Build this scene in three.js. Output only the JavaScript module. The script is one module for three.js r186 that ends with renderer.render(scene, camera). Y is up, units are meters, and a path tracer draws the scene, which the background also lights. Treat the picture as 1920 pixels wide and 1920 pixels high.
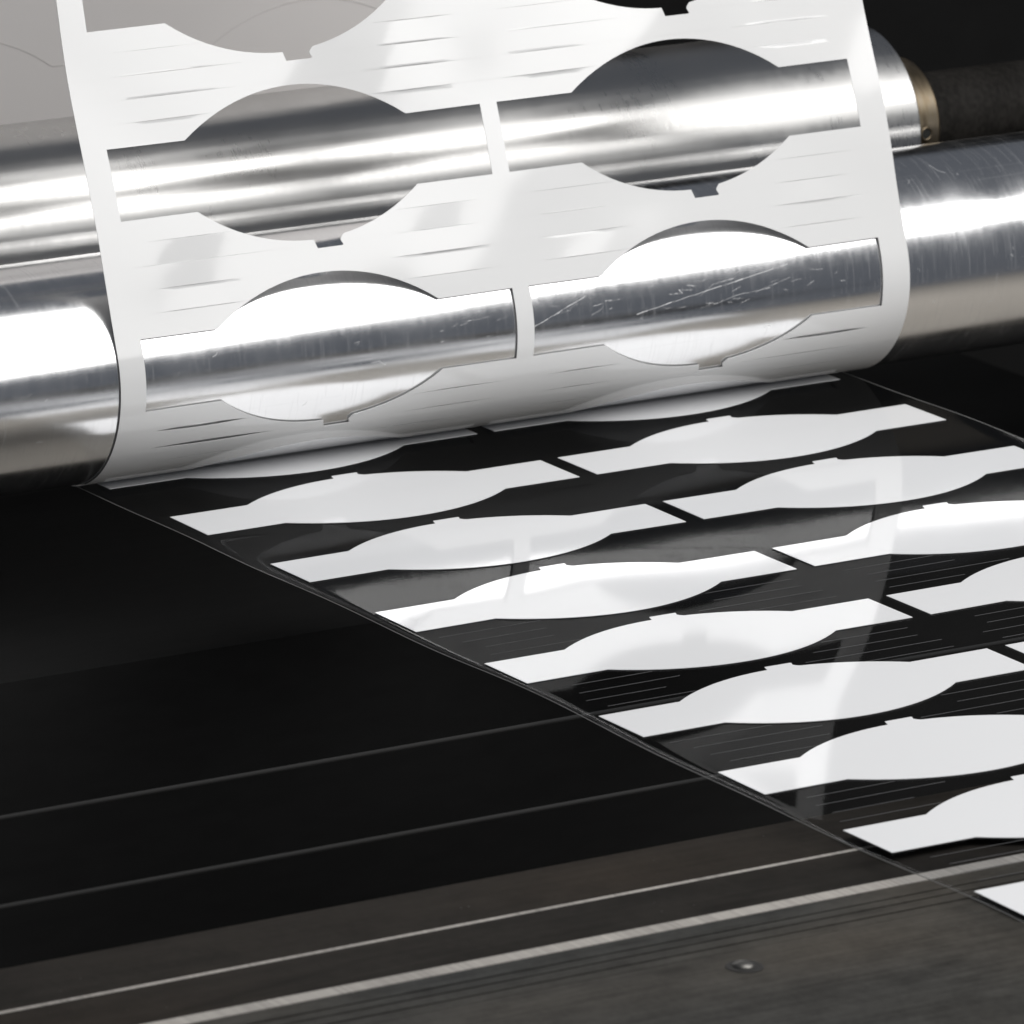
import * as THREE from 'three';
import { RectAreaLightUniformsLib } from 'three/addons/lights/RectAreaLightUniformsLib.js';
import { mergeGeometries } from 'three/addons/utils/BufferGeometryUtils.js';

// ---------------------------------------------------------------- camera, light, exposure
const W = 0.155;                       // one label is 155 mm long; all lengths below are in label lengths
const scene = new THREE.Scene();
scene.background = new THREE.Color().setRGB(0.098, 0.106, 0.122);

const camera = new THREE.PerspectiveCamera(7.747, 1, 0.1, 40);
camera.position.set(-8.37227 * W, 4.63017 * W, 14.56971 * W);
camera.rotation.set(-0.27334, -0.58179, 0.01977, 'YXZ');
camera.focus = 16.5 * W;
camera.userData.fStop = 40;
scene.add(camera);

const renderer = new THREE.WebGLRenderer({ antialias: true });
renderer.toneMapping = THREE.LinearToneMapping;
renderer.toneMappingExposure = 1.0;
renderer.shadowMap.enabled = true;
RectAreaLightUniformsLib.init();

const LAMP = { at: [3.08, 6.378, 5.342], to: [1.0, 0.3, 0.9], w: 7.75, h: 8.35, roll: 0.491, nits: 4.0 };
{
  const lamp = new THREE.Group();
  lamp.name = 'softbox_lamp';
  lamp.userData = { label: 'large square softbox lamp hanging above and to the right of the rollers', category: 'lamp' };
  lamp.position.set(LAMP.at[0] * W, LAMP.at[1] * W, LAMP.at[2] * W);
  const look = new THREE.Vector3(LAMP.to[0] * W, LAMP.to[1] * W, LAMP.to[2] * W);
  const m = new THREE.Matrix4().lookAt(lamp.position, look, new THREE.Vector3(0, 1, 0));
  lamp.quaternion.setFromRotationMatrix(m).multiply(new THREE.Quaternion().setFromAxisAngle(new THREE.Vector3(0, 0, 1), LAMP.roll));
  // local -z is towards the rollers
  const w = LAMP.w * W, h = LAMP.h * W;
  const black = new THREE.MeshStandardMaterial({ color: 0x151515, roughness: 0.8 });
  const glow = new THREE.MeshStandardMaterial({ color: 0xffffff, roughness: 1, emissive: 0xffffff, emissiveIntensity: 0.3 });
  const diff = new THREE.Mesh(new THREE.BoxGeometry(w, h, 0.004), glow); diff.name = 'lamp_diffuser'; lamp.add(diff);
  const d = 0.5 * W;
  const sides = mergeGeometries([
    new THREE.BoxGeometry(w + 0.02, 0.008, d).translate(0, h / 2 + 0.006, d / 2), new THREE.BoxGeometry(w + 0.02, 0.008, d).translate(0, -h / 2 - 0.006, d / 2),
    new THREE.BoxGeometry(0.008, h, d).translate(w / 2 + 0.006, 0, d / 2), new THREE.BoxGeometry(0.008, h, d).translate(-w / 2 - 0.006, 0, d / 2),
    new THREE.BoxGeometry(w + 0.02, h + 0.02, 0.008).translate(0, 0, d + 0.006)]);
  const hs = new THREE.Mesh(sides, black); hs.name = 'lamp_housing'; hs.castShadow = true; lamp.add(hs);
  const light = new THREE.RectAreaLight(new THREE.Color().setRGB(1, 0.99, 0.975), LAMP.nits, w, h);
  light.position.z = -0.006;
  lamp.add(light);
  scene.add(lamp);
}

// ---------------------------------------------------------------- helpers
function rng(seed) { let s = seed >>> 0; return () => { s = (s + 0x6D2B79F5) | 0; let t = Math.imul(s ^ (s >>> 15), 1 | s); t = (t + Math.imul(t ^ (t >>> 7), 61 | t)) ^ t; return ((t ^ (t >>> 14)) >>> 0) / 4294967296; }; }
const taken = {};
function numbered(n) { taken[n] = (taken[n] || 0) + 1; return taken[n] === 1 ? n : `${n}_${String(taken[n] - 1).padStart(3, '0')}`; }
function mesh(name, geo, mat, parent) {
  const o = new THREE.Mesh(geo, mat);
  o.name = parent ? name : numbered(name);
  o.castShadow = o.receiveShadow = true;
  (parent || scene).add(o);
  return o;
}
function group(name, label, category, [x, y, z], kind) {
  const o = new THREE.Group(); o.name = numbered(name); o.position.set(x * W, y * W, z * W);
  o.userData = { label, category };
  if (kind) o.userData.kind = kind;
  scene.add(o); return o;
}
const smooth = (a, b, x) => { const t = Math.min(1, Math.max(0, (x - a) / (b - a))); return t * t * (3 - 2 * t); };
const rgb = (r, g, b) => new THREE.Color().setRGB(r, g, b);
// box given by its ranges, in label lengths, relative to a base point
function box(x0, x1, y0, y1, z0, z1, b = [0, 0, 0]) {
  return new THREE.BoxGeometry((x1 - x0) * W, (y1 - y0) * W, (z1 - z0) * W).translate(((x0 + x1) / 2 - b[0]) * W, ((y0 + y1) / 2 - b[1]) * W, ((z0 + z1) / 2 - b[2]) * W);
}
// turned piece along x: profile [[x, r], ...] about the x axis; uv u along the axis, v round it
function turned(profile, seg = 160, uvLen = 3) {
  const pos = [], nor = [], uv = [], idx = [];
  for (let i = 0; i + 1 < profile.length; i++) {
    const [xa, ra] = profile[i], [xb, rb] = profile[i + 1];
    const l = Math.hypot(xb - xa, rb - ra) || 1, nx = -(rb - ra) / l, nr = (xb - xa) / l, b0 = pos.length / 3;
    for (let j = 0; j <= seg; j++) {
      const t = j / seg * Math.PI * 2, c = Math.cos(t), s = Math.sin(t);
      for (const [x, r] of [[xa, ra], [xb, rb]]) { pos.push(x * W, r * s * W, r * c * W); nor.push(nx, nr * s, nr * c); uv.push(x / uvLen, j / seg); }
    }
    for (let j = 0; j < seg; j++) { const a = b0 + 2 * j; idx.push(a, a + 1, a + 2, a + 2, a + 1, a + 3); }
  }
  const g = new THREE.BufferGeometry();
  g.setAttribute('position', new THREE.Float32BufferAttribute(pos, 3)); g.setAttribute('normal', new THREE.Float32BufferAttribute(nor, 3)); g.setAttribute('uv', new THREE.Float32BufferAttribute(uv, 2)); g.setIndex(idx);
  return g;
}
// value noise, tiling
function noiseField(n, cells, seed) {
  const R = rng(seed), cx = cells[0], cy = cells[1], g = Array.from({ length: cx * cy }, R), out = new Float32Array(n[0] * n[1]);
  for (let y = 0; y < n[1]; y++) for (let x = 0; x < n[0]; x++) {
    const fx = x / n[0] * cx, fy = y / n[1] * cy, ix = Math.floor(fx), iy = Math.floor(fy);
    const tx = (fx - ix) ** 2 * (3 - 2 * (fx - ix)), ty = (fy - iy) ** 2 * (3 - 2 * (fy - iy));
    const q = (a, b) => g[((iy + b) % cy) * cx + (ix + a) % cx];
    out[y * n[0] + x] = (q(0, 0) * (1 - tx) + q(1, 0) * tx) * (1 - ty) + (q(0, 1) * (1 - tx) + q(1, 1) * tx) * ty;
  }
  return out;
}
function dataTex(n, fn, srgb) {
  const d = new Uint8Array(n[0] * n[1] * 4);
  for (let i = 0; i < n[0] * n[1]; i++) { const v = fn(i); for (let k = 0; k < 3; k++) d[i * 4 + k] = Math.max(0, Math.min(255, Math.round(255 * (Array.isArray(v) ? v[k] : v)))); d[i * 4 + 3] = 255; }
  const t = new THREE.DataTexture(d, n[0], n[1]); t.wrapS = t.wrapT = THREE.RepeatWrapping; t.magFilter = THREE.LinearFilter;
  if (srgb) t.colorSpace = THREE.SRGBColorSpace;
  t.needsUpdate = true; return t;
}
const toS = (c) => (c <= 0.0031308 ? 12.92 * c : 1.055 * c ** (1 / 2.4) - 0.055);

// flat outline (outer ring and holes, points [u, v]) laid on a curved sheet: at(u, v) gives [x, y, z] and the normal
function sheet(rings, at, { th = 0.001, dv = 0.02, du = 0.06, base = [0, 0, 0] } = {}) {
  const pos = [], nor = [], uv = [], idx = [];
  const vs = [];
  let lo = Infinity, hi = -Infinity;
  for (const r of rings) for (const p of r) { vs.push(p[1]); lo = Math.min(lo, p[1]); hi = Math.max(hi, p[1]); }
  for (let v = lo; v < hi; v += dv) vs.push(v);
  vs.sort((a, b) => a - b);
  const lines = [vs[0]]; for (const v of vs) if (v - lines[lines.length - 1] > 2e-5) lines.push(v);
  const edges = [];
  for (const r of rings) for (let i = 0; i < r.length; i++) { const a = r[i], b = r[(i + 1) % r.length]; if (Math.abs(a[1] - b[1]) > 1e-6) edges.push(a[1] < b[1] ? [a, b] : [b, a]); }
  edges.sort((a, b) => a[0][1] - b[0][1]);
  const frame = (u, v) => {
    const e = 4e-4, p = at(u, v), a = at(u + e, v), b = at(u - e, v), c = at(u, v + e), d = at(u, v - e);
    const ux = a[0] - b[0], uy = a[1] - b[1], uz = a[2] - b[2], vx = c[0] - d[0], vy = c[1] - d[1], vz = c[2] - d[2];
    let n = [vy * uz - vz * uy, vz * ux - vx * uz, vx * uy - vy * ux]; const l = Math.hypot(...n) || 1; n = n.map((q) => q / l);
    return [p, n];
  };
  const put = (p, n, h, s, u, v) => { pos.push((p[0] + n[0] * h - base[0]) * W, (p[1] + n[1] * h - base[1]) * W, (p[2] + n[2] * h - base[2]) * W); nor.push(n[0] * s, n[1] * s, n[2] * s); uv.push(u, v); return pos.length / 3 - 1; };
  for (let k = 0; k + 1 < lines.length; k++) {
    const a = lines[k], b = lines[k + 1], m = (a + b) / 2, cut = [];
    for (const e of edges) { if (e[0][1] > m) break; if (e[1][1] > m) { const f = (v) => e[0][0] + (e[1][0] - e[0][0]) * Math.min(1, Math.max(0, (v - e[0][1]) / (e[1][1] - e[0][1]))); cut.push([f(m), f(a), f(b)]); } }
    cut.sort((p, q) => p[0] - q[0]);
    for (let c = 0; c + 1 < cut.length; c += 2) {
      const L = cut[c], Rr = cut[c + 1], n = Math.max(1, Math.ceil((Rr[0] - L[0]) / du));
      let prev = null;
      for (let i = 0; i <= n; i++) {
        const t = i / n, ua = L[1] + (Rr[1] - L[1]) * t, ub = L[2] + (Rr[2] - L[2]) * t, ia = a + 1e-6, ib = b - 1e-6;
        const [pa, na] = frame(ua, ia), [pb, nb] = frame(ub, ib);
        const q = [put(pa, na, th / 2, 1, ua, a), put(pb, nb, th / 2, 1, ub, b), put(pa, na, -th / 2, -1, ua, a), put(pb, nb, -th / 2, -1, ub, b)];
        if (prev) idx.push(prev[0], prev[1], q[0], q[0], prev[1], q[1], prev[2], q[2], prev[3], q[2], q[3], prev[3]);
        prev = q;
      }
    }
  }
  for (const r of rings) for (let i = 0; i < r.length; i++) {         // the cut edge of the sheet
    const a = r[i], b = r[(i + 1) % r.length], n = Math.max(1, Math.ceil(Math.max(Math.abs(a[1] - b[1]) / dv, Math.abs(a[0] - b[0]) / du)));
    let prev = null;
    for (let j = 0; j <= n; j++) {
      const u = a[0] + (b[0] - a[0]) * j / n, v = a[1] + (b[1] - a[1]) * j / n, [p, nn] = frame(u, v);
      const [pt] = frame(u + (b[0] - a[0]) * 1e-3, v + (b[1] - a[1]) * 1e-3), t = [pt[0] - p[0], pt[1] - p[1], pt[2] - p[2]], l = Math.hypot(...t) || 1;
      const w = [(t[1] * nn[2] - t[2] * nn[1]) / l, (t[2] * nn[0] - t[0] * nn[2]) / l, (t[0] * nn[1] - t[1] * nn[0]) / l];
      const i0 = put(p, nn, th / 2, 1, u, v), i1 = put(p, nn, -th / 2, 1, u, v);
      for (const ii of [i0, i1]) { nor[ii * 3] = w[0]; nor[ii * 3 + 1] = w[1]; nor[ii * 3 + 2] = w[2]; }
      if (prev) idx.push(prev[0], prev[1], i0, i0, prev[1], i1);
      prev = [i0, i1];
    }
  }
  const g = new THREE.BufferGeometry();
  g.setAttribute('position', new THREE.Float32BufferAttribute(pos, 3)); g.setAttribute('normal', new THREE.Float32BufferAttribute(nor, 3)); g.setAttribute('uv', new THREE.Float32BufferAttribute(uv, 2)); g.setIndex(idx);
  return g;
}

// ---------------------------------------------------------------- the die-cut pattern
const COL = 1.04672, ROW = 0.43587, ARM = 0.16679;       // column pitch, row pitch, height of a label's arms
const NIP = 0.0651, WEB0 = -0.0505, WEB1 = 2.0975;       // where the sheet leaves the film; edges of the web
const ARC_R = 0.503, ARC_TOP = 0.263, ARC_BOT = -0.0965, JL = 0.203, JR = 0.797;
function labelRing(c, k, grow = 0) {
  const u0 = c * COL, v0 = k * ROW, p = [], g = grow;
  const arc = (side, from, to, n) => { for (let i = 0; i <= n; i++) { const u = from + (to - from) * i / n, d = Math.sqrt(ARC_R * ARC_R - (u - 0.5) ** 2); p.push([u, side > 0 ? ARC_TOP - ARC_R + d + g : ARC_BOT + ARC_R - d - g]); } };
  p.push([-g, -g]);
  arc(-1, JL - g, 0.494, 12);
  p.push([0.5005, -0.1165 - g], [0.502, -0.1175 - g], [0.567, -0.1175 - g], [0.5695, -0.115 - g], [0.5655, -0.108 - g], [0.5640, -0.1035 - g], [0.5665, -0.099 - g]);
  arc(-1, 0.574, JR + g, 9);
  p.push([1 + g, -g], [1 + g, ARM + g]);
  arc(1, JR + g, JL - g, 24);
  p.push([-g, ARM + g]);
  // drop neighbours that coincide
  return p.filter((q, i) => { const r = p[(i + 1) % p.length]; return Math.hypot(q[0] - r[0], q[1] - r[1]) > 4e-4; }).map(([u, v]) => [u + u0, v + v0]);
}
// rows of short cuts between the labels: [u0, u1, v] for gap k (above row k), column c
function slits(c, k) {
  const R = rng(977 + 31 * k + 7 * c), out = [];
  for (let j = 1; j <= 4; j++) {
    const v = ARM + (ROW - ARM) * (j + 0.04 * (R() - 0.5)) / 5, half = (x) => (x < ARC_R ? Math.sqrt(Math.max(0, ARC_R ** 2 - x ** 2)) : 0);
    const d = Math.max(half(v - ARC_TOP + ARC_R), half(ROW + ARC_BOT + ARC_R - v)), most = d > 0 ? 0.5 - d - 0.015 : 0.42;
    const l1 = Math.min(most, 0.24 + 0.18 * R()), r1 = Math.min(most, 0.24 + 0.18 * R());
    out.push([c * COL + 0.02 + 0.06 * R(), c * COL + l1, k * ROW + v, j], [c * COL + 1 - r1, c * COL + 0.985 - 0.055 * R(), k * ROW + v, j]);
  }
  return out;
}

// gentle unevenness of film and sheet
function waves(seed, list) { const R = rng(seed), t = list.map(([a, ku, kv]) => [a, ku * (0.8 + 0.4 * R()), kv * (0.8 + 0.4 * R()), R() * 6.28]); return (u, v) => t.reduce((s, [a, ku, kv, f]) => s + a * Math.sin(ku * u + kv * v + f), 0); }
const filmWave = waves(5, [[0.0008, 1.3, 5.2], [0.0006, 4.4, 1.9], [0.00025, 7.5, 8.5], [0.00015, -9, 6], [0.0001, 14, -5]]);
const edgeWave = waves(9, [[0.5, 0, 3.1], [0.35, 0, 7.3]]);
// the free margins of the film lift a little
const curl = (u, v) => { const e = Math.max(0, 0.002 - u, u - (WEB1 - 0.052)); return 3.0 * e * e * (1.25 + edgeWave(0, v)) ; };
const filmY = (u, v) => smooth(0.25, 1.0, v) * (filmWave(u, v) + curl(u, v));

// ---------------------------------------------------------------- machine bed
const matBlack = (() => {
  const n = [512, 512], a = noiseField(n, [9, 9], 3), b = noiseField(n, [160, 160], 4);
  const tex = dataTex(n, (i) => toS(0.016 + 0.005 * a[i] + (b[i] > 0.93 ? 0.006 : 0)), true); tex.repeat.set(4, 4);
  return new THREE.MeshPhysicalMaterial({ map: tex, roughness: 0.6, specularIntensity: 0.3 });
})();
const steelTex = (base, seed, stretch, spread, marks = 60) => {
  const n = [1024, 1024], a = noiseField(n, [6, 9], seed), b = noiseField(n, [10, 300], seed + 1), c = noiseField(n, [220, 220], seed + 2), e = noiseField(n, [40, 60], seed + 3);
  const smear = new Float32Array(n[0] * n[1]), R = rng(seed + 50);
  for (let m = 0; m < marks; m++) {                         // oily smudges (dark) and fine scores (pale), mostly along the plate
    const dark = R() < 0.55, cx = R() * n[0], cy = R() * n[1], len = dark ? 20 + 120 * R() * R() : 10 + 110 * R(), wd = dark ? 1.5 + 7 * R() * R() : 0.7, ang = (R() - 0.5) * (dark ? 0.5 : 0.9), amp = dark ? -0.45 * R() : 0.35 * R();
    const ca = Math.cos(ang), sa = Math.sin(ang), ext = Math.ceil(len + 12);
    for (let y = -ext; y <= ext; y++) for (let x = -ext; x <= ext; x++) { const u = x * ca + y * sa, v = -x * sa + y * ca; if (Math.abs(v) > 3 * wd || Math.abs(u) > len) continue; const k = ((Math.floor(cy) + y + 4096) % n[1]) * n[0] + (Math.floor(cx) + x + 4096) % n[0]; smear[k] += amp * Math.exp(-v * v / (2 * wd * wd)) * (1 - (u / len) ** 2) * (dark ? 0.4 + 1.2 * c[k] : 1); }
  }
  return dataTex(n, (i) => { const k = Math.max(0.2, 1 + smear[i] + spread * (0.5 * (a[i] - 0.5) + 0.35 * (e[i] - 0.5) + stretch * (b[i] - 0.5) + 0.25 * (c[i] - 0.5)) - (c[i] > 0.95 ? 0.25 : 0)); return base.map((q, m) => toS(q * k * (1 + (1 - m) * 0.14 * (a[i] - 0.35)))); }, true);
};
const bed = group('machine_bed', 'dark steel machine bed with pale rails in front of the rollers', 'machine bed', [0, -0.2, 0], 'structure');
{
  const b = [0, -0.2, 0];
  // the bed starts at z = 2.9; between it and the rollers lies a deep open gap that two thin tie rods cross
  const rodMat = new THREE.MeshStandardMaterial({ color: rgb(0.014, 0.0137, 0.0134), roughness: 0.9 });
  for (const [y, z, rr] of [[-0.03, 2.074, 0.0048], [-0.03, 2.556, 0.0048]]) mesh('tie_rod', turned([[-6, 0], [-6, rr], [3.4, rr], [3.4, 0]], 20).translate(0, (y - b[1]) * W, z * W), rodMat, bed);
  const plateUv = (g, s) => { const p = g.attributes.position, u = g.attributes.uv; for (let i = 0; i < p.count; i++) u.setXY(i, p.getX(i) / W / s, p.getZ(i) / W / s); return g; };
  const brown = new THREE.MeshPhysicalMaterial({ specularIntensity: 0.05, map: steelTex([0.0215, 0.0190, 0.0165], 21, 0.3, 0.8), roughness: 0.55 });
  const grey = new THREE.MeshPhysicalMaterial({ specularIntensity: 0.05, map: steelTex([0.046, 0.045, 0.042], 31, 0.35, 0.9), roughness: 0.5 });
  mesh('dark_plate', plateUv(box(-6, 3.4, -0.2, -0.020, 2.8955, 3.1085, b), 3), brown, bed);
  mesh('dark_plate', plateUv(box(-6, 3.4, -0.2, -0.016, 3.1235, 3.3095, b), 3.7), brown, bed);
  // pale rails, finely nicked along their length
  const railTex = (() => { const n = [2048, 32], a = noiseField(n, [700, 2], 41), c = noiseField(n, [24, 2], 42), d = noiseField(n, [1024, 8], 43); return dataTex(n, (i) => { const k = (0.85 + 0.22 * (a[i] - 0.5) + 0.3 * (c[i] - 0.5) + 0.3 * (d[i] - 0.5)) * (a[i] < 0.04 ? 0.6 : 1); return [toS(0.40 * k), toS(0.375 * k), toS(0.345 * k)]; }, true); })();
  const rail = new THREE.MeshStandardMaterial({ map: railTex, roughness: 0.6 });
  mesh('thin_rail', plateUv(box(-6, 3.4, -0.2, -0.017, 3.109, 3.123, b), 3), rail, bed);
  mesh('wide_rail', plateUv(box(-6, 3.4, -0.2, -0.0125, 3.310, 3.349, b), 2.6), rail, bed);
  // front plate: separate strips leave real shallow grooves between them
  const front = mesh('front_plate', plateUv(box(-6, 3.4, -0.2, -0.020, 3.3495, 6.5, b), 2.3), grey, bed);
  const edges = [3.350, 3.404, 3.413, 3.437, 3.446, 3.476, 3.483, 3.512, 6.5];
  for (let i = 0; i + 1 < edges.length; i += 1) {
    const lift = i % 2 ? -0.0148 : -0.0130;
    if (i === edges.length - 2) continue;
    mesh('plate_strip', plateUv(box(-6, 3.4, -0.0195, lift, edges[i] + 0.0012, edges[i + 1] - 0.0012, b), 2.3), grey, bed);
  }
  mesh('plate_strip', plateUv(box(-6, 3.4, -0.0195, -0.0125, 3.5135, 6.5, b), 2.3), grey, bed);
  // screw sunk in the front plate
  const sx = -0.633 + 0.02, sz = 3.597, screwMat = new THREE.MeshStandardMaterial({ color: rgb(0.16, 0.155, 0.145), metalness: 0.9, roughness: 0.4 });
  const ringMat = new THREE.MeshStandardMaterial({ color: rgb(0.012, 0.011, 0.010), roughness: 0.6 });
  const ring = mesh('screw_recess', new THREE.CylinderGeometry(0.036 * W, 0.036 * W, 0.001 * W, 40).translate((sx - b[0]) * W, (-0.0118 - b[1]) * W, sz * W), ringMat, bed);
  const head = new THREE.SphereGeometry(0.021 * W, 28, 12, 0, Math.PI * 2, 0, Math.PI / 2).scale(1, 0.42, 1).translate((sx - b[0]) * W, (-0.0115 - b[1]) * W, (sz - 0.004) * W);
  mesh('screw_head', head, screwMat, bed);
}
const back = group('back_panel', 'black machine panel behind the rollers', 'panel', [1.5, -3, -5], 'structure');
const matWall = (() => { const n = [512, 512], a = noiseField(n, [7, 7], 71), b = noiseField(n, [120, 120], 72); const t = dataTex(n, (i) => toS(0.013 + 0.005 * a[i] + 0.002 * (b[i] - 0.5)), true); return new THREE.MeshPhysicalMaterial({ map: t, roughness: 0.55, specularIntensity: 0.05 }); })();
mesh('panel_sheet', box(-8, 7, 0.0, 7.0, -0.08, 0, [0, 0, 0]), matWall, back);
mesh('lower_beam', box(-8, 1.85, 0.001, 2.62, 3.2, 5.28), matWall, back);
{
  // pale shop floor under the machine: the underside of the rollers mirrors it through the open gap
  const n = [512, 512], a = noiseField(n, [8, 8], 61), c = noiseField(n, [90, 90], 62);
  const t = dataTex(n, (i) => { const k = 0.8 + 0.3 * a[i] + 0.15 * (c[i] - 0.5); return [toS(0.52 * k), toS(0.48 * k), toS(0.425 * k)]; }, true);
  const fl = mesh('floor', box(-9, 11, -3.1, -3.0, -6, 9), new THREE.MeshStandardMaterial({ map: t, roughness: 0.8 }));
  fl.userData = { label: 'pale concrete floor under the machine', category: 'floor', kind: 'structure' };
  const side = group('side_frame', 'black side frame that carries the roller shafts', 'frame', [3.72, -3, -0.2], 'structure');
  mesh('frame_plate', box(-0.12, 0.12, 0.001, 3.86, -0.9, 0.75), matBlack, side);
}

// ---------------------------------------------------------------- rollers
function scratchMaps(seed, opts) {
  const cw = 2048, ch = 1024, mk = () => { const c = document.createElement('canvas'); c.width = cw; c.height = ch; return c; };
  const cv = mk(), g = cv.getContext('2d'), R = rng(seed);
  g.fillStyle = '#fff'; g.fillRect(0, 0, cw, ch);          // white = bare metal, darker = scored
  const draw = (pts, wd, a) => { g.strokeStyle = `rgba(0,0,0,${a})`; g.lineWidth = wd; g.lineCap = 'round'; g.beginPath(); pts.forEach(([x, y], i) => (i ? g.lineTo(x, y) : g.moveTo(x, y))); g.stroke(); };
  for (let i = 0; i < opts.fine; i++) {                     // fine marks round the barrel
    const x = R() * cw, y = R() * ch, l = 10 + R() * R() * 140; draw([[x, y], [x + (R() - 0.5) * 3, y + l]], 0.7 + R() * 0.5, (0.03 + 0.10 * R()) * (opts.soft || 1));
  }
  for (let i = 0; i < opts.axial; i++) { const x = R() * cw, y = R() * ch, l = 40 + R() * 260; draw([[x, y], [x + l, y + (R() - 0.5) * 5]], 0.8, (0.03 + 0.09 * R()) * (opts.soft || 1)); }
  for (let i = 0; i < opts.nicks; i++) {
    const x = R() * cw, y = R() * ch, a = R() * 6.28, l = 3 + R() * R() * 34; draw([[x, y], [x + Math.cos(a) * l * 0.5 + 1, y + Math.sin(a) * l * 0.4], [x + Math.cos(a + 0.3) * l, y + Math.sin(a + 0.3) * l]], 0.9 + R() * 1.1, (0.10 + 0.35 * R()) * (opts.soft || 1));
  }
  for (const [pts, wd, a] of opts.named || []) draw(pts.map(([x, t]) => [(((x / 3) % 1) + 1) % 1 * cw, (1 - (((t / (2 * Math.PI)) % 1) + 1) % 1) * ch]), wd, a);
  const t = new THREE.CanvasTexture(cv); t.wrapS = t.wrapT = THREE.RepeatWrapping; return t;
}
const YC = 0.2635, R1 = 0.2598, Y2 = 0.4445, Z2 = -0.5, R2 = 0.2576;
const deg = Math.PI / 180;
const named = [];                                           // the long scores between the two label columns; angle from the horizontal towards the camera, upwards
{
  const R = rng(321);
  const n = (pts, w, a) => {                                // hand-like wobble and breaks along each score
    const fine = [];
    for (let i = 0; i + 1 < pts.length; i++) for (let k = 0; k < 8; k++) { const t = k / 8; fine.push([pts[i][0] + (pts[i + 1][0] - pts[i][0]) * t + (R() - 0.5) * 0.003, (pts[i][1] + (pts[i + 1][1] - pts[i][1]) * t + (R() - 0.5) * 0.35) * deg]); }
    fine.push([pts[pts.length - 1][0], pts[pts.length - 1][1] * deg]);
    for (let i = 0; i + 1 < fine.length; i++) named.push([[fine[i], fine[i + 1]], w * (0.6 + 0.7 * R()), a * (0.35 + 0.75 * R())]);
  };
  n([[1.05, 6], [1.10, 10], [1.16, 15], [1.20, 18]], 1.1, 0.8); n([[1.05, 0], [1.09, 2]], 0.9, 0.5);
  n([[1.34, 5], [1.45, 9], [1.60, 14], [1.78, 20]], 1.1, 0.8); n([[1.52, 10], [1.56, 15], [1.62, 16.5]], 0.9, 0.7);
  n([[1.55, 4], [1.62, 7.5], [1.72, 9]], 0.9, 0.55); n([[1.68, 8], [1.78, 13]], 0.9, 0.6); n([[1.43, 13], [1.47, 12.5], [1.46, 14.5], [1.50, 13.5]], 1.0, 0.6);
  n([[0.86, 13.5], [0.93, 14.5]], 0.9, 0.5); n([[0.87, 17.5], [0.92, 18]], 0.8, 0.45);
  for (let i = 0; i < 40; i++) { const x = 1.06 + 0.9 * R(), d = 1 + 20 * R(), l = 0.008 + 0.03 * R(); n([[x, d], [x + l, d + (R() - 0.3) * 3]], 0.8, 0.25 + 0.4 * R()); }
  for (let i = 0; i < 24; i++) { const x = -0.5 + 1.5 * R(), d = 1 + 22 * R(), l = 0.006 + 0.02 * R(); n([[x, d], [x + l, d + (R() - 0.3) * 2]], 0.8, 0.2 + 0.3 * R()); }
}
const rollerMat = (o) => { const { scratch, color, aniso } = o; 
  // turned metal: a fine grain round the barrel, smoother and duller threads side by side, and hazier patches of wear
  const n = [2048, 512], f = noiseField(n, [2048, 40], o.seed), h = noiseField(n, [26, 9], o.seed + 1), k = noiseField(n, [300, 90], o.seed + 2);
  const t = dataTex(n, (i) => o.lo + (o.hi - o.lo) * Math.min(1, Math.max(0, 0.5 + (o.grain || 0.3) * (f[i] - 0.5) + 0.6 * (h[i] - 0.5) + 0.25 * (k[i] - 0.5))));
  t.repeat.set(1, 1);
  return new THREE.MeshPhysicalMaterial({ color, metalness: 1, metalnessMap: scratch, roughness: 1, roughnessMap: t, anisotropy: aniso }); };
{
  const r = group('front_roller', 'polished aluminium roller nearest the camera with the white sheet wrapped round it', 'roller', [0, YC, NIP]);
  const sm = scratchMaps(12, { fine: 4200, axial: 160, nicks: 240, named });
  const m = rollerMat({ scratch: sm, seed: 501, lo: 0.12, hi: 0.25, color: rgb(0.85, 0.85, 0.855), aniso: 0.5 });
  mesh('barrel', turned([[-3.2, 0.05], [-3.2, R1 - 0.01], [-3.19, R1], [3.38, R1], [3.39, R1 - 0.01], [3.39, 0.05]], 256), m, r);
  mesh('shaft', turned([[-3.6, 0], [-3.6, 0.09], [3.60, 0.09], [3.60, 0]], 64), new THREE.MeshStandardMaterial({ color: rgb(0.05, 0.048, 0.045), metalness: 0.6, roughness: 0.5 }), r);
}
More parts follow.
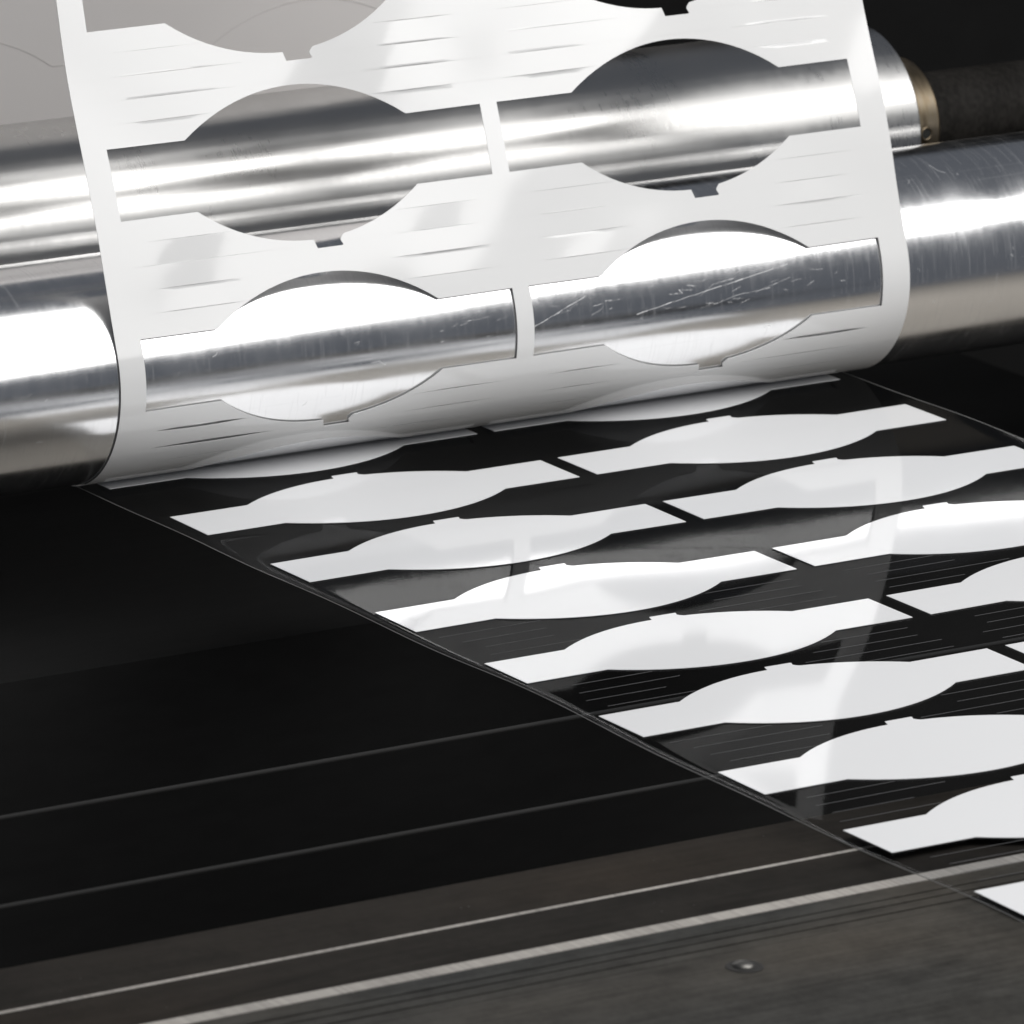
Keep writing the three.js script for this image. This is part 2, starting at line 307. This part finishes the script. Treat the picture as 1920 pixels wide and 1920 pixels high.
{
  const r = group('back_roller', 'brushed steel roller behind the front roller with a bronze collar at its end', 'roller', [0, Y2, Z2]);
  const sm = scratchMaps(77, { fine: 500, axial: 120, nicks: 14, soft: 0.3 });
  // the barrel was turned in a lathe that chattered: faint flats run along it
  const n = [8, 1024], a = noiseField([8, 1024], [1, 90], 5), b = noiseField([8, 1024], [1, 300], 6);
  const chatter = dataTex(n, (i) => 0.5 + 0.55 * (a[i] - 0.5) + 0.18 * (b[i] - 0.5));
  const m = rollerMat({ scratch: sm, seed: 511, lo: 0.24, hi: 0.40, grain: 0.22, color: rgb(0.575, 0.57, 0.56), aniso: 0.75 });
  m.bumpMap = chatter; m.bumpScale = 0.00004;
  const X2 = 2.5717;
  mesh('barrel', turned([[-3.2, 0.05], [-3.2, R2 - 0.01], [-3.19, R2], [X2 - 0.006, R2], [X2, R2 - 0.006], [X2, 0.05]], 256), m, r);
  const cm = new THREE.MeshStandardMaterial({ color: rgb(0.21, 0.175, 0.13), metalness: 0.9, roughness: 0.36 });
  { const nn = [256, 128], q = noiseField(nn, [40, 12], 90), w = noiseField(nn, [120, 50], 91); cm.map = dataTex(nn, (i) => { const k = 0.55 + 0.8 * q[i] * q[i] + 0.4 * (w[i] - 0.5); return [toS(Math.min(1, k)), toS(Math.min(1, k * 0.95)), toS(Math.min(1, k * 0.86))]; }, true); }
  const cg = turned([[X2 + 0.001, 0.05], [X2 + 0.001, 0.16], [2.695, 0.16], [2.705, 0.15], [2.705, 0.05]], 128, 0.5);
  const collar = mesh('collar', cg, cm, r);
  const hx = 2.655;
  const rim = new THREE.TorusGeometry(0.0155 * W, 0.0035 * W, 10, 28).translate(hx * W, 0, 0.1595 * W);
  const socket = new THREE.CylinderGeometry(0.0145 * W, 0.0145 * W, 0.004 * W, 6).rotateX(Math.PI / 2).translate(hx * W, 0, 0.159 * W);
  mesh('set_screw', rim, cm, collar); mesh('screw_socket', socket, new THREE.MeshStandardMaterial({ color: rgb(0.006, 0.006, 0.005), roughness: 0.7 }), collar);
  const sh = new THREE.MeshPhysicalMaterial({ roughness: 0.6, specularIntensity: 0.15 });
  { const nn = [512, 256], q = noiseField(nn, [20, 16], 95), w = noiseField(nn, [130, 70], 96); sh.map = dataTex(nn, (i) => { const k = 0.010 + 0.007 * q[i] + 0.009 * (w[i] - 0.5); return [toS(k * 1.08), toS(k), toS(k * 0.9)]; }, true); }
  mesh('shaft', turned([[2.706, 0.03], [2.706, 0.113], [3.599, 0.113], [3.599, 0.03]], 96, 0.9), sh, r);
}

// ---------------------------------------------------------------- incoming web behind the rollers
{
  const g = group('incoming_web', 'grey white uncut web hanging behind the rollers with faint die-cut outlines', 'paper web', [1.02, 0, -1.5]);
  const m = new THREE.MeshPhysicalMaterial({ color: rgb(0.92, 0.885, 0.865), roughness: 0.35 });
  mesh('web_sheet', box(WEB0, WEB1, 0.001, 2.6, -0.004, 0, [1.02, 0, 0]), m, g);
  const lm = new THREE.MeshStandardMaterial({ color: rgb(0.70, 0.67, 0.655), roughness: 0.6 });
  for (const c of [0, 1]) for (const k of [0, 1]) {
    const ring = labelRing(c, k), pts = ring.map(([u, v]) => new THREE.Vector3((u - 1.02) * W, (v - ARM + 0.585) * W, 0.0004 * W));
    const path = new THREE.CurvePath(); for (let i = 0; i < pts.length; i++) path.add(new THREE.LineCurve3(pts[i], pts[(i + 1) % pts.length]));
    mesh('die_line', new THREE.TubeGeometry(path, 260, 0.0011 * W, 4, true), lm, g);
  }
}

// ---------------------------------------------------------------- clear film with the labels on it
{
  const g = group('clear_film', 'clear liner film running out from under the front roller with the labels stuck to it', 'film', [1.02, 0, 0]);
  const V0 = -1.2, V1 = 5.2, nu = 180, nv = 260, pos = [], nor = [], uv = [], idx = [];
  for (let j = 0; j <= nv; j++) for (let i = 0; i <= nu; i++) {
    const u = WEB0 + (WEB1 - WEB0) * i / nu, v = V0 + (V1 - V0) * j / nv, e = 1e-3;
    pos.push((u - 1.02) * W, filmY(u, v) * W, v * W); uv.push(u, v);
    const n = new THREE.Vector3(-(filmY(u + e, v) - filmY(u - e, v)) / (2 * e), 1, -(filmY(u, v + e) - filmY(u, v - e)) / (2 * e)).normalize(); nor.push(n.x, n.y, n.z);
    if (i < nu && j < nv) { const a = j * (nu + 1) + i; idx.push(a, a + nu + 1, a + 1, a + 1, a + nu + 1, a + nu + 2); }
  }
  const fg = new THREE.BufferGeometry();
  fg.setAttribute('position', new THREE.Float32BufferAttribute(pos, 3)); fg.setAttribute('normal', new THREE.Float32BufferAttribute(nor, 3)); fg.setAttribute('uv', new THREE.Float32BufferAttribute(uv, 2)); fg.setIndex(idx);
  mesh('film_sheet', fg, new THREE.MeshPhysicalMaterial({ color: rgb(0.86, 0.87, 0.88), transmission: 1, thickness: 0, roughness: 0.03, ior: 1.5, specularIntensity: 0.18 }), g);
  const edgeMat = new THREE.MeshStandardMaterial({ color: rgb(0.24, 0.24, 0.235), roughness: 0.4 });
  for (const x of [WEB0, WEB1]) {
    const path = new THREE.CatmullRomCurve3(Array.from({ length: 121 }, (_, i) => { const v = V0 + (V1 - V0) * i / 120; return new THREE.Vector3((x - 1.02) * W, filmY(x, v) * W, v * W); }));
    mesh('cut_edge', new THREE.TubeGeometry(path, 400, 0.0010 * W, 5), edgeMat, g);
  }
  const lineMat = new THREE.MeshStandardMaterial({ color: rgb(0.095, 0.095, 0.10), roughness: 0.5 });
  for (const c of [0, 1]) for (let k = 3; k <= (c ? 6 : 8); k++) for (const [a, b, v] of slits(c, k)) {
    const n = 6, p = Array.from({ length: n + 1 }, (_, i) => { const u = a + (b - a) * i / n; return new THREE.Vector3((u - 1.02) * W, (filmY(u, v) + 0.0003) * W, v * W); });
    mesh('die_line', new THREE.TubeGeometry(new THREE.CatmullRomCurve3(p), 8, 0.0005 * W, 4), lineMat, g);
  }
}
const labelMat = new THREE.MeshPhysicalMaterial({ color: rgb(0.845, 0.85, 0.862), roughness: 0.06, ior: 1.5 });
{
  const order = ['nearest the roller', 'second from the roller', 'third from the roller', 'fourth from the roller', 'fifth from the roller', 'sixth from the roller', 'seventh from the roller', 'eighth from the roller', 'ninth from the roller'];
  const TH = 0.0013;
  for (const c of [0, 1]) for (let k = 0; k <= (c ? 5 : 8); k++) {
    const base = [c * COL + 0.5, 0.0005, k * ROW + ARM / 2];
    const geo = sheet([labelRing(c, k, -0.0008)], (u, v) => [u, 0.0012 + filmY(u, v) + TH / 2, v], { th: TH, dv: 0.02, du: 0.05, base });
    const o = mesh('label', geo, labelMat);
    o.position.set(base[0] * W, base[1] * W, base[2] * W);
    o.userData = { label: `glossy white bow-tie label in the ${c ? 'right' : 'left'} column on the film, ${order[k]}`, category: 'label', group: 'white labels on the clear film' };
  }
}

// ---------------------------------------------------------------- paper dust
{
  const R = rng(63), flecks = [];
  const fleck = (x, y, z, s) => { const g = new THREE.IcosahedronGeometry(s * W, 0).scale(1, 0.35, 0.6 + 0.8 * R()).rotateY(R() * 6.28).translate(x * W, y * W, z * W); flecks.push(g); };
  for (let i = 0; i < 70; i++) { const z = 2.92 + 1.4 * R(), x = -2.2 + 2.9 * R(); fleck(x, (z < 3.11 ? -0.0195 : z < 3.3 ? -0.0155 : -0.012) + 0.0004, z, 0.0008 + 0.0016 * R() * R()); }
  const o = mesh('paper_dust', mergeGeometries(flecks), new THREE.MeshStandardMaterial({ color: rgb(0.09, 0.087, 0.083), roughness: 0.9 }));
  o.userData = { label: 'fine paper dust scattered on the dark machine bed', category: 'dust', kind: 'stuff' };
}

// ---------------------------------------------------------------- the waste sheet peeling up round the roller
{
  const RM = 0.2627, PHI = 1.92268, TOP = 3.35;
  const big = waves(23, [[0.0052, 2.6, 7.5], [0.0040, -6.5, 8.5], [0.0026, 12, 9], [0.0013, -16, 10], [0.0005, 24, 18]]);
  const cutRows = [];
  const rings = [[[-0.066, -0.5], [2.126, -0.5], [2.126, TOP], [-0.066, TOP]]];
  for (const c of [0, 1]) for (let k = 0; k <= 6; k++) rings.push(labelRing(c, k));
  const tilt = {};
  for (const c of [0, 1]) for (let k = 0; k <= 6; k++) {
    const R = rng(400 + 10 * k + c);
    for (const [a, b, v, j] of slits(c, k)) {
      const t = (v - NIP) / RM, wet = smooth(0.5, 0.9, t) * (1 - smooth(1.6, 2.1, t));
      const w = (0.00015 + 0.00035 * R() + 0.0042 * wet * (R() < 0.45 ? 1 : 0.25)), ring = [];
      for (let i = 0; i <= 6; i++) ring.push([a + (b - a) * i / 6, v - w * Math.sin(Math.PI * i / 6) - 1e-5]);
      for (let i = 6; i >= 0; i--) ring.push([a + (b - a) * i / 6, v + w * Math.sin(Math.PI * i / 6) + 1e-5]);
      rings.push(ring); cutRows.push([a, b, v, j]);
      (tilt[`${c}_${k}_${a < c * COL + 0.4 ? 0 : 1}`] ||= []).push([a, b, v, (R() - 0.5) * 2]);
    }
  }
  const stepV = (ROW - ARM) / 5;
  const flap = (u, v) => {                                   // the narrow tongues between the cuts stand at slightly different angles
    const c = u < (WEB0 + WEB1) / 2 ? 0 : 1, k = Math.floor((v - ARM) / ROW + 1e-9), sd = u - c * COL < 0.5 ? 0 : 1, list = tilt[`${c}_${k}_${sd}`];
    if (!list) return 0;
    const f = (v - ARM - k * ROW) / stepV, j = Math.floor(f); if (j < 1 || j > 3) return 0;
    const s = list[j - 1], e = list[j], a = Math.max(s[0], e[0]), b = Math.min(s[1], e[1]); if (b - a < 0.05) return 0;
    const q = Math.min(1, Math.max(0, (u - a) / (b - a))), w = smooth(0, 0.35, q) * (1 - smooth(0.65, 1, q));
    return 0.0026 * s[3] * w * (f - j - 0.5);
  };
  const at = (u, v) => {
    const t = v - NIP;
    if (t <= 0) return [u, YC - RM, v];
    const th = Math.min(t / RM, PHI), e = Math.max(0, t - RM * PHI), nn = [-Math.cos(th), Math.sin(th)];
    const d = smooth(0.50, 0.95, t) * (big(u, v) - 0.001) + smooth(0.15, 0.4, t) * (0.0018 + flap(u, v));
    return [u, YC + nn[0] * (RM + d) + e * Math.sin(PHI), NIP + nn[1] * (RM + d) + e * Math.cos(PHI)];
  };
  const base = [1.02, 0.0, NIP];
  const geo = sheet(rings, at, { th: 0.0011, dv: 0.014, du: 0.045, base });
  const o = mesh('waste_sheet', geo, new THREE.MeshPhysicalMaterial({ color: rgb(0.745, 0.745, 0.742), roughness: 0.09, ior: 1.5 }));
  o.position.set(base[0] * W, base[1] * W, base[2] * W);
  o.userData = { label: 'white die-cut waste sheet with bow-tie holes peeling up round the front roller', category: 'waste sheet' };
}

renderer.render(scene, camera);
